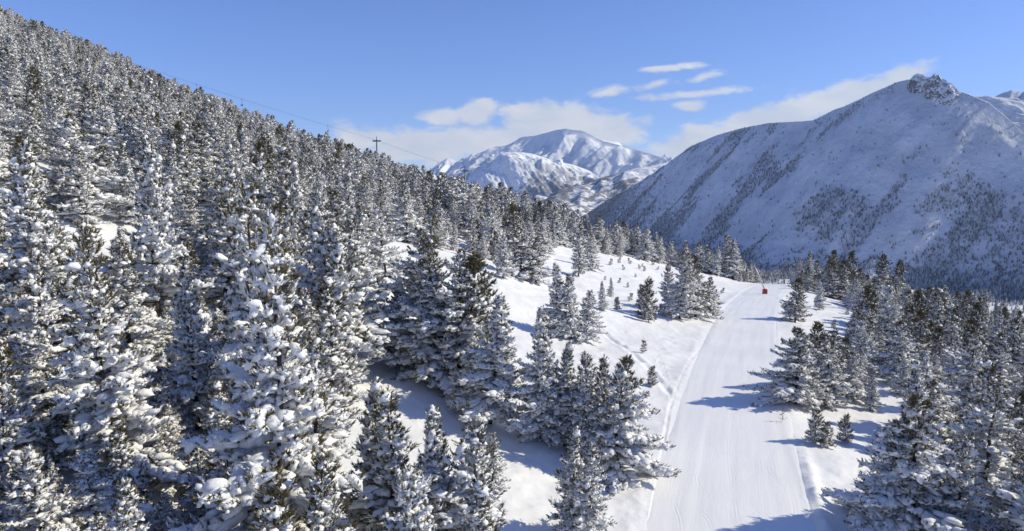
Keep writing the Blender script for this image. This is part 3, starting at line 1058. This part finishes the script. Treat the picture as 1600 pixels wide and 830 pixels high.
# candidates: denser sampling nearby
cand = []
N1 = 26000
th = np.radians(rs.uniform(-62, 56, N1)); rr = 16 * np.exp(rs.uniform(0, math.log(800 / 16), N1))
cand_near = np.stack([rr * np.sin(th), rr * np.cos(th)], 1)
rr2 = np.sqrt(rs.uniform(100 ** 2, 800 ** 2, 42000)); th2 = np.radians(rs.uniform(-55, 45, 42000))
cand_far = np.stack([rr2 * np.sin(th2), rr2 * np.cos(th2)], 1)
C_ = np.concatenate([cand_near, cand_far])
dC = (C_[:, 0] - xc(C_[:, 1])) * 1.005
grove = fbm(C_[:, 0] / 26, C_[:, 1] / 26, 3, 61)
szn = fbm(C_[:, 0] / 18, C_[:, 1] / 18, 2, 67)
KW = [0, 0, 1, 1, 2, 4, 4, 5, 5, 3, 6, 6, 7]
for (x, y), d, gv_, sn_ in zip(C_, dC, grove, szn):
    if abs(d) < 11 and y < 340: continue
    if math.hypot(x, y) < 19: continue
    if y > 340 and d > -40: continue
    if any(inside(x, y, P_) for P_ in OPEN if None not in P_): continue
    if gv_ < -.30: continue
    wild = d < -20 and math.hypot(x, y) < 150
    sp = (4.3 if wild else 3.6) + (1.3 if d > 0 else .6) * rs.random() + (1.4 if gv_ < -.1 else 0)
    if d > 0 and y < 110: sp += .8
    if 0 < d < 21 and y < 105: continue
    if inside(x, y, SPARSE): continue
    if y < 400 and lift_dist(x, y) < 5: continue
    if not free(x, y, sp): continue
    h = 9.5 + 7.5 * sn_ + rs.normal(0, 2.2)
    if d > 0: h -= .4
    if wild: h = h * 1.22
    h = min(max(h, 3.2), 15.0)
    if abs(d) < 20: h *= .75
    occupy(x, y, sp)
    k = KW[rs.integers(len(KW))]
    if d > 0 and y > 110 and rs.random() < .55: k = int(rs.choice([3, 3, 5]))
    items.append([x, y, h, k, rs.uniform(.9, 1.4), None])
# younger growth fills the gaps of the near forest
for _ in range(9000):
    r_ = rs.uniform(20, 95); t_ = math.radians(rs.uniform(-48, -2))
    x, y = r_ * math.sin(t_), r_ * math.cos(t_)
    d = float((x - xc(y)) * 1.005)
    if d > -30 or any(inside(x, y, P_) for P_ in OPEN) or inside(x, y, SPARSE): continue
    if not free(x, y, 1.79): continue
    cell.setdefault((int(x // 6), int(y // 6)), []).append((x, y, 1.75))
    items.append([x, y, rs.uniform(3.4, 7.5), KW[rs.integers(len(KW))], rs.uniform(1.0, 1.35), None])
# a screen of pines just over the brow, only their tops in sight
for px, by, h in [(985, 399, 8.5), (1000, 401, 7), (1014, 404, 7), (1030, 407, 7.5), (1046, 410, 6), (1058, 413, 7), (1070, 416, 9), (1088, 420, 8.5), (948, 394, 12), (936, 392, 13), (972, 397, 12), (990, 398, 11), (962, 396, 10), (1098, 422, 5), (1214, 437, 5.5)]:
    hp = pix_hit(px, by)
    if hp:
        x, y = hp[0] * 1.045, hp[1] * 1.045
        if free(x, y, 1.6):
            items.append([x, y, h + 1.5, rnd.choice([0, 1, 2, 3, 3, 5]), 1.15, 'brow']); occupy(x, y, 1.6)

IT = np.array([[a[0], a[1], a[2], a[3], a[4]] for a in items], float)
gz_all = ground_z(IT[:, 0].copy(), IT[:, 1].copy())
# which ones show: a coarse painter's pass from front to back
SW, SH = 800, 415
buf = np.zeros((SH, SW), bool)
order = np.argsort(IT[:, 1])
vis = np.zeros(len(IT)); full = np.zeros(len(IT))
for i in order:
    x, y, h, k, w = IT[i]
    px, pb, dp = to_pix(x, y, gz_all[i]); pt = to_pix(x, y, gz_all[i] + h)[1]
    if dp < 5: continue
    rad_px = F * KITS[int(k)][1]['R'] * h / 10 * w / dp * .8
    y0, y1 = int(max(0, pt / 2)), int(min(SH, pb / 2))
    for yy in range(y0, y1):
        q = (yy * 2 - pt) / max(pb - pt, 1)
        hw = rad_px * q ** .8
        a, b = int(max(0, (px - hw) / 2)), int(min(SW, (px + hw) / 2 + 1))
        if b > a:
            rowv = buf[yy, a:b]
            vis[i] += (~rowv).sum()
            rowv[:] = True
sel = set()
for i, a in enumerate(items):
    if a[5] and a[5] != 'brow': sel.add(i)
for i in np.argsort(-vis):
    if len(sel) >= 298: break
    if vis[i] > 10: sel.add(int(i))
print('pines', len(items), 'single', len(sel), 'visible', int((vis > 0).sum()))


def size_word(h):
    return 'Tall' if h > 10.2 else ('Short' if h < 7.2 else 'Middle-sized')


def zone(x, y):
    d = float((x - xc(y)) * 1.005)
    r = math.hypot(x, y)
    if d > 0:
        if y > 150: return 'in the dark forest below the run\'s end', 'pines of the downhill forest'
        if d < 32: return 'on the bank falling away beside the run', 'pines of the downhill forest'
        return 'well down the slope below the run', 'pines of the downhill forest'
    if y > 250 and d > -70: return 'peeping over the open field brow', 'pines behind the brow'
    if d > -34: return 'at the forest edge facing the run', 'pines of the uphill forest'
    if r < 62: return 'in the thick lower uphill forest', 'pines of the uphill forest'
    if r < 120: return 'in the middle of the uphill forest', 'pines of the uphill forest'
    return 'high on the hillside towards the chairlift', 'pines of the uphill forest'


REF = [(items[q][0], items[q][1], ph) for q, ph in (
    (0, 'the lone run-edge pine'), (2, 'the piste-side clump'), (13, 'the island clump'), (17, 'the big dark pine'), (22, 'the clump above the ski track'),
    (30, 'the piste-edge group'), (35, 'the big hollow-side clump'), (38, 'the white pine by the hollow'), (40, 'the olive pine below the hollow'), (44, 'the huge snow-laden pine'),
    (46, 'the tall pine by the snow gap'), (47, 'the towering white pine'), (49, 'the berm-side pines'), (52, 'the tall narrow downhill pine'), (54, 'the topmost dark downhill pine'),
    (56, 'the row at the run end'))]
rest = []
for i, a in enumerate(items):
    x, y, h, k, w, lab = a
    look, kit = KITS[k]
    if i in sel:
        if lab == 'brow' or lab is None:
            zt, grp = zone(x, y)
            dist_, ph = min((math.hypot(x - qx, y - qy), p_) for qx, qy, p_ in REF)
            lab = f'{size_word(h).lower()} {look} {zt}'
            if dist_ < 4.5: lab = f'{size_word(h).lower()} {look} beside {ph}'
            elif dist_ < 9: lab = f'{size_word(h).lower()} {look} near {ph}'
            elif dist_ < 20:
                rx_, ry_ = [(qx, qy) for qx, qy, p_ in REF if p_ == ph][0]
                up_ = float(terrain_base(x, y)) > float(terrain_base(rx_, ry_))
                lab = f"{size_word(h).lower()} {look} {'above' if up_ else 'below'} {ph}"
        else:
            grp = zone(x, y)[1]
        if h > 11.3 and k in BIG: kit = BIG[k]
        place('pine_tree', kit, x, y, h, lab, 'pine tree', grp, wide=w, lean=(rnd.gauss(0, .025), rnd.gauss(0, .025)))
    else:
        rest.append(i)


# ------------------------------------------------------------------ masses: instances on points for what nobody could count
def scatter(name, pts, scl, rotz, kinds, meshes, label, cat):
    """pts (N,3), one object whose points carry copies of the given meshes"""
    me = bpy.data.meshes.new(name)
    me.vertices.add(len(pts)); me.vertices.foreach_set('co', np.asarray(pts, np.float32).ravel())
    for nm, typ, data in (('sc', 'FLOAT_VECTOR', scl), ('rz', 'FLOAT', rotz), ('kd', 'INT', kinds)):
        at = me.attributes.new(nm, typ, 'POINT')
        at.data.foreach_set('vector' if typ == 'FLOAT_VECTOR' else 'value', np.asarray(data, np.int32 if typ == 'INT' else np.float32).ravel())
    o = link(name, me)
    ng = bpy.data.node_groups.new(name, 'GeometryNodeTree')
    ng.interface.new_socket('Geometry', in_out='INPUT', socket_type='NodeSocketGeometry')
    ng.interface.new_socket('Geometry', in_out='OUTPUT', socket_type='NodeSocketGeometry')
    n, l = ng.nodes, ng.links
    gi, go = n.new('NodeGroupInput'), n.new('NodeGroupOutput')
    jn = n.new('GeometryNodeJoinGeometry')

    def attr(nm, typ):
        a = n.new('GeometryNodeInputNamedAttribute'); a.data_type = typ; a.inputs['Name'].default_value = nm
        return [s for s in a.outputs if s.enabled and s.name == 'Attribute'][0]
    sc, rz, kd = attr('sc', 'FLOAT_VECTOR'), attr('rz', 'FLOAT'), attr('kd', 'INT')
    cx = n.new('ShaderNodeCombineXYZ'); l.new(rz, cx.inputs[2])
    for q, src in enumerate(meshes):
        jj = n.new('GeometryNodeJoinGeometry')
        for part in (src if isinstance(src, list) else [src]):
            so = bpy.data.objects.new(name + '_source', part)
            oi = n.new('GeometryNodeObjectInfo'); oi.inputs['Object'].default_value = so
            oi.inputs['As Instance'].default_value = True
            l.new(oi.outputs['Geometry'], jj.inputs[0])
        cmp_ = n.new('FunctionNodeCompare'); cmp_.data_type = 'INT'; cmp_.operation = 'EQUAL'
        ia = [s for s in cmp_.inputs if s.enabled]
        l.new(kd, ia[0]); ia[1].default_value = q
        ip = n.new('GeometryNodeInstanceOnPoints')
        l.new(gi.outputs[0], ip.inputs['Points']); l.new(jj.outputs[0], ip.inputs['Instance'])
        l.new(cmp_.outputs[0], ip.inputs['Selection']); l.new(cx.outputs[0], ip.inputs['Rotation']); l.new(sc, ip.inputs['Scale'])
        l.new(ip.outputs[0], jn.inputs[0])
    l.new(jn.outputs[0], go.inputs[0])
    md = o.modifiers.new('copies', 'NODES'); md.node_group = ng
    tag(o, label, cat, kind='stuff')
    return o


COMB = [[kit['trunk'], kit['crown'], kit['snow']] for _, kit in KITS]
rp = np.array([[items[i][0], items[i][1], gz_all[i] + CZ] for i in rest])
rsx = np.array([[items[i][2] / 10 * items[i][4], items[i][2] / 10 * items[i][4], items[i][2] / 10] for i in rest])
scatter('pine_forest', rp, rsx, rs.uniform(0, 6.28, len(rest)), [items[i][3] for i in rest], COMB,
        'mass of snow-covered pines running up the hillside to the skyline', 'forest')


def tiny_tree(name, seed, mat):
    r = np.random.default_rng(seed)
    m = Mesh()
    for lo, hi, rad in ((.05, .5, .24), (.3, .78, .18), (.55, 1.0, .11)):
        n = 6
        th = np.arange(n) * 6.283 / n + r.uniform(0, 1)
        rr_ = rad * r.uniform(.6, 1.25, n)
        v = np.concatenate([np.stack([np.cos(th) * rr_, np.sin(th) * rr_, np.full(n, lo) + r.uniform(-.06, .06, n)], 1), [[0, 0, hi], [0, 0, lo + .05]]])
        f = [(k, (k + 1) % n, n) for k in range(n)] + [((k + 1) % n, k, n + 1) for k in range(n)]
        m.add(v, np.array(f))
    return m.build(name, [mat])


FARMAT, T, p = new_mat('far_woods')
oi_ = T.n.new('ShaderNodeObjectInfo')
T.put(p.inputs['Base Color'], T.mix(T.ramp(oi_.outputs['Random'], .15, .95), (0.16, 0.16, 0.165, 1), (0.60, 0.60, 0.60, 1)))     # some bare, some frosted
p.inputs['Roughness'].default_value = .9
TINY = [tiny_tree('far_tree', 41 + k, FARMAT) for k in range(3)]
# scattered woods on the shaded mountain
flat = MV.reshape(-1, 3); Sf, Tf = MS.ravel(), MT.ravel()
n0, n1 = MS.shape
NP = 260000
ri = rs.uniform(24, n0 - 1.01, NP); rj = rs.uniform(0, n1 - 1.01, NP)
i0, j0 = ri.astype(int), rj.astype(int); fu, fv = (ri - i0)[:, None], (rj - j0)[:, None]
PM = (MV[i0, j0] * (1 - fu) + MV[i0 + 1, j0] * fu) * (1 - fv) + (MV[i0, j0 + 1] * (1 - fu) + MV[i0 + 1, j0 + 1] * fu) * fv
ss, tt_ = MS[i0, j0], MT[i0, j0]
low = PM[:, 2]
hrel = (low + 180) / 450
mask = fbm((ss + tt_ * .12) / 95, tt_ / 125, 5, 91, .62) + .45 * fbm(ss / 24, tt_ / 60, 3, 95)
pr = sstep(.14, .46, mask + .20 * (1 - hrel) - .06) * (1 - .92 * sstep(.60, .9, hrel)) + .022 * (1 - sstep(.8, 1.0, hrel)) + .5 * sstep(.12, .03, hrel)
# the woods are thick near the lower left end and in the gully below the summit
pxm, pym, _ = to_pix(PM[:, 0], PM[:, 1], PM[:, 2])
pr = pr + .40 * sstep(1090, 950, pxm) * sstep(265, 340, pym) + .35 * sstep(1490, 1560, pxm) * sstep(290, 340, pym)
keep = rs.random(NP) < pr * .62
PMk = PM[keep]
hh = rs.uniform(2.5, 7.0, len(PMk)) * (1.15 - .4 * np.clip(hrel[keep], 0, 1))
scatter('mountain_woods', PMk + np.array([0, 0, CZ - .3]), np.stack([hh * 1.1, hh * 1.1, hh], 1), rs.uniform(0, 6.28, len(PMk)), rs.integers(0, 3, len(PMk)), TINY,
        'scattered dark woods across the shaded mountain face', 'woods')
print('far trees', len(PMk))
# valley woods
NV = 9000
vx = rs.uniform(150, 1500, NV); vy = rs.uniform(420, 1500, NV)
vz = ground_z(vx.copy(), vy.copy())
kv = (vz < -120) & (fbm(vx / 90, vy / 90, 3, 99) > -.25)
hv = rs.uniform(6, 11, kv.sum())
scatter('valley_woods', np.stack([vx[kv], vy[kv], vz[kv] + CZ - .3], 1), np.stack([hv, hv, hv], 1), rs.uniform(0, 6.28, kv.sum()), rs.integers(0, 3, kv.sum()), TINY,
        'dark woods filling the valley floor below the shaded mountain', 'woods')

# ------------------------------------------------------------------ young trees in the open snow
YOUNG = [(1022, 605, 574, 'small', 'snow-dusted sapling beside the end of the ski track'), (1008, 552, 534, 'sap', 'tiny dark sapling above the ski track'),
         (1000, 482, 448, 'small', 'small snowy pine on the uphill side of the island clump'), (1018, 500, 440, 'small', 'thin young pine in the shade of the island clump'),
         (1012, 505, 470, 'small', 'low snowy pine just in front of the island clump shade'),
         (965, 486, 466, 'small', 'low bush-like pine in the open snow'), (1268, 692, 640, 'small', 'frosted young pine below the bare twig sapling'),
         (1325, 690, 645, 'small', 'frosted young pine between the clump and the berm-side pines'), (1292, 702, 662, 'small', 'small frosted pine beside the snow berm'),
         (1355, 500, 478, 'small', 'small pine on the snow behind the piste-side clump'), (1325, 495, 484, 'sap', 'tiny sapling on the snow behind the piste-side clump')]
for px, by, ty, kd_, lab in YOUNG:
    hp = pix_hit(px, by)
    if not hp: continue
    x, y = hp
    h = (by - ty) * y / F * 1.02
    place('pine_sapling', SMALL if kd_ == 'small' else SAPLING, x, y, h, lab, 'sapling', 'young pines in the open snow')
SPROUTS = [(975, 425), (985, 412), (1003, 414), (994, 436), (968, 440), (1012, 440), (1028, 420), (1000, 424), (955, 418), (1035, 432), (980, 450), (930, 470), (985, 470), (1045, 448),
           (966, 412), (1020, 412), (1008, 428), (946, 436), (1116, 462), (1128, 458), (760, 700), (775, 760), (1405, 470), (1300, 510)]
for k, (px, by) in enumerate(SPROUTS):
    hp = pix_hit(px, by)
    if hp:
        place('pine_seedling', SAPLING, hp[0], hp[1], rnd.uniform(1.0, 2.0) * (1 if hp[1] > 120 else .5), 'tiny pine seedling poking out of the open snow field', 'seedling', 'seedlings in the open snow', wide=1.2)
hp = pix_hit(1222, 660)
place('bare_sapling', TWIG, hp[0], hp[1], 2.0, 'leafless twig of a sapling at the edge of the run', 'sapling')
for k, (px, by, ty, lab) in enumerate([(1494, 500, 428, 'bare dark dead tree standing over the downhill forest'), (1512, 505, 436, 'shorter bare dead tree beside the other dead tree'),
                                       (344, 300, 178, 'bare brown larch in the frosted hillside forest')]):
    hp = pix_hit(px, by)
    if hp:
        place('dead_tree', SNAG, hp[0], hp[1], (by - ty) * hp[1] / F, lab, 'dead tree')


# ------------------------------------------------------------------ snow lance with its red padding
def box(cx, cy, cz, sx, sy, sz, taper=1.0):
    v = []
    for z, s in ((-1, 1), (1, taper)):
        for a, b in ((-1, -1), (1, -1), (1, 1), (-1, 1)):
            v.append((cx + a * sx / 2 * s, cy + b * sy / 2 * s, cz + z * sz / 2))
    q = [(0, 3, 2, 1), (4, 5, 6, 7), (0, 1, 5, 4), (1, 2, 6, 5), (2, 3, 7, 6), (3, 0, 4, 7)]
    f = []
    for a, b, c, d in q:
        f += [(a, b, c), (a, c, d)]
    return np.array(v, float), np.array(f)


hp = pix_hit(1195, 460)
lx, ly = hp
s_ = ly / F
lz = float(ground_z(np.array([lx]), np.array([ly]))[0]) + CZ
lance = link('snow_lance', None, loc=(lx, ly, lz)); tag(lance, 'tall leaning snowmaking lance with red padding beside the run', 'snow lance')
m = Mesh(); m.add(*tube([(0, 0, -.3), (0, 0, 8.2 * s_)], [.14, .12], 8), 0, True)
link('base_post', m.build('base_post', [M['steel']]), lance)
m = Mesh(); m.add(*tube([(-.1 * s_, 0, 7.5 * s_), (-9 * s_, 0, 27 * s_), (-19.5 * s_, 0, 49 * s_)], [.20, .19, .16], 8), 0, True)
link('lance_pole', m.build('lance_pole', [M['lance']]), lance)
m = Mesh(); m.add(*tube([(-19.3 * s_, 0, 48.6 * s_), (-20.2 * s_, 0, 50.4 * s_)], [.17, .15], 8), 0, True)
link('nozzle_head', m.build('nozzle_head', [M['steel']]), lance)
for k, (dx, dy) in enumerate(((-1, -1), (1, -1), (1, 1), (-1, 1))):
    v, f = box(dx * 1.6 * s_, dy * 1.6 * s_, 4.8 * s_, 2.9 * s_, 2.9 * s_, 8.4 * s_, .94)
    m = Mesh(); m.add(v, f)
    pad = link('padding', m.build('padding', [M['red']]), lance)
    m = Mesh(); m.add(*box(dx * 1.6 * s_, dy * 1.6 * s_, 5.2 * s_, 3.0 * s_, 3.0 * s_, .5 * s_))
    link('strap', m.build('strap', [M['steel']]), pad)

# ------------------------------------------------------------------ chairlift
for (px, by, ty, lab), (x, y) in zip(TW, (g1, g2, g3)):
    z = float(ground_z(np.array([x]), np.array([y]))[0])
    heads.append([x, y, pix_ray(px, ty)[1] * y, z, lab])
H_ = np.array([[h[0], h[1], h[2]] for h in heads])
print('lift', [[round(float(q), 1) for q in h[:4]] for h in heads])
ARM = 3.0


def perp(i):
    a = H_[max(i - 1, 0)][:2]; b = H_[min(i + 1, len(H_) - 1)][:2]
    d = b - a; d /= np.linalg.norm(d)
    return np.array([d[1], -d[0], 0]), np.array([d[0], d[1], 0])


ends = {-1: [], 1: []}
for i, (x, y, hz, gz, lab) in enumerate(heads):
    pv, dv = perp(i)
    o = link('lift_tower', None, loc=(x, y, gz + CZ)); tag(o, lab, 'lift tower', 'chairlift towers')
    hh_ = hz - gz
    m = Mesh(); m.add(*tube([(0, 0, -.5), (0, 0, hh_ - .3)], [.55, .34], 10), 0, True)
    link('post', m.build('post', [M['steel']]), o)
    m = Mesh(); m.add(*tube([tuple(-pv * (ARM + .5) + [0, 0, hh_ - .15]), tuple(pv * (ARM + .5) + [0, 0, hh_ - .15])], [.3, .3], 6), 0)
    arm = link('crossarm', m.build('crossarm', [M['steel']]), o)
    for sg in (-1, 1):
        c0 = pv * sg * ARM + np.array([0, 0, hh_ - .55])
        m = Mesh(); m.add(*tube([tuple(c0 - dv * 2.2), tuple(c0 + dv * 2.2)], [.2, .2], 6), 0)
        for j in range(6):
            cc = c0 + dv * (-2 + .8 * j) + [0, 0, .18]
            m.add(*tube([tuple(cc - pv * .12), tuple(cc + pv * .12)], [.26, .26], 8), 0)
        link('sheave_row', m.build('sheave_row', [M['steel']]), o)
        m = Mesh()
        q0 = pv * sg * ARM * .95 + np.array([0, 0, hh_ + .15])
        m.add(*tube([tuple(q0), tuple(q0 + [0, 0, 1.7])], [.12, .12], 5), 0)
        m.add(*tube([tuple(q0 + [0, 0, 1.7]), tuple(q0 * [.15, .15, 1] + [0, 0, 1.7])], [.12, .12], 5), 0)
        link('work_frame', m.build('work_frame', [M['steel']]), arm)
        ends[sg].append(np.array([x, y, hz + CZ]) + pv * sg * ARM + [0, 0, -.1])
ropes = {}
for sg in (-1, 1):
    e = ends[sg]
    first = e[0] + (e[0] - e[1]) * .8
    last = e[-1] + (e[-1] - e[-2]) * .9 + np.array([0, 0, -14.0])
    pts = []
    allp = [first] + e + [last]
    for a, b in zip(allp[:-1], allp[1:]):
        L = np.linalg.norm(b - a)
        for t in np.linspace(0, 1, 14)[:-1]:
            pts.append(a * (1 - t) + b * t + np.array([0, 0, -4 * t * (1 - t) * L * .008]))
    pts.append(allp[-1])
    ropes[sg] = np.array(pts)
    m = Mesh(); m.add(*tube(pts, [.024] * len(pts), 5), 0, True)
    o = link('haul_rope', m.build('haul_rope', [M['rope']]))
    tag(o, 'thin dark chairlift rope on the %s side of the towers' % ('valley' if sg == 1 else 'mountain'), 'rope', 'chairlift ropes')


def make_chair():
    parts = {}
    m = Mesh(); m.add(*tube([(0, 0, 0), (0, 0, -.5), (.15, 0, -1.0), (.15, 0, -3.0)], [.09, .07, .07, .07], 6), 0, True); parts['hanger'] = (m.build('hanger', [M['steel']]))
    m = Mesh(); m.add(*box(0, 0, 0, .3, .3, .35)); parts['grip'] = m.build('grip', [M['steel']])
    m = Mesh(); m.add(*box(-.15, 0, -3.25, .6, 2.3, .16)); parts['seat'] = m.build('seat', [M['seat']])
    v, f = box(.2, 0, -2.8, .14, 2.3, .85); v[:, 0] += (v[:, 2] + 3.2) * .2
    m = Mesh(); m.add(v, f); parts['backrest'] = m.build('backrest', [M['seat']])
    m = Mesh()
    for s in (-1, 1):
        m.add(*tube([(.25, 1.2 * s, -2.4), (-.4, 1.2 * s, -2.75), (-.45, 1.2 * s, -3.25), (-.1, 1.2 * s, -3.4)], [.05] * 4, 5), 0)
    m.add(*tube([(.25, -1.2, -2.4), (.25, 1.2, -2.4)], [.05, .05], 5), 0)
    parts['frame'] = m.build('frame', [M['steel']])
    return parts


CHAIR = make_chair()
for px, lab in ((307, 'blue chairlift seat hanging in the sky above the wooded ridge'), (378, 'chairlift seat just clearing the treetops below the first one'), (512, 'chairlift seat next to the wide-armed tower'), (684, 'distant chairlift seat between the two far towers')):
    best_ = None
    for sg in ((1,) if px in (307, 512) else (-1,)):
        rp_ = ropes[sg]; dense = np.concatenate([rp_[:-1] + (rp_[1:] - rp_[:-1]) * t for t in np.linspace(0, .98, 40)])
        q = to_pix(dense[:, 0], dense[:, 1], dense[:, 2] - CZ)[0]
        qq = np.where(dense[:, 1] > 20, np.abs(q - px), 1e9)
        best_ = dense[np.argmin(qq)]
    o = link('lift_chair', None, loc=tuple(best_ + [0, 0, -.05])); tag(o, lab, 'lift chair', 'chairlift chairs on the rope')
    dv = perp(1)[1]
    o.rotation_euler = (0, 0, math.atan2(dv[1], dv[0]))
    for nm, me in CHAIR.items():
        link(nm, me, o)

# ------------------------------------------------------------------ the air
v, f = box(0, 0, 0, 23600, 23600, 1600)
lo_z = CZ - 330.0
v[:, 2] += lo_z + 800.0
HZ, T, p = new_mat('haze')
HZ.node_tree.nodes.remove(p)
pv = HZ.node_tree.nodes.new('ShaderNodeVolumePrincipled')
pv.inputs['Color'].default_value = (0.52, 0.72, 1.0, 1)
pv.inputs['Density'].default_value = 4.0e-5
pv.inputs['Anisotropy'].default_value = 0.2
HZ.node_tree.links.new(pv.outputs[0], [n for n in HZ.node_tree.nodes if n.type == 'OUTPUT_MATERIAL'][0].inputs['Volume'])
hz = link('haze', mesh_np('haze', v, f, False, [HZ]))
tag(hz, 'thin pale blue winter air over the valley', 'haze', kind='stuff')
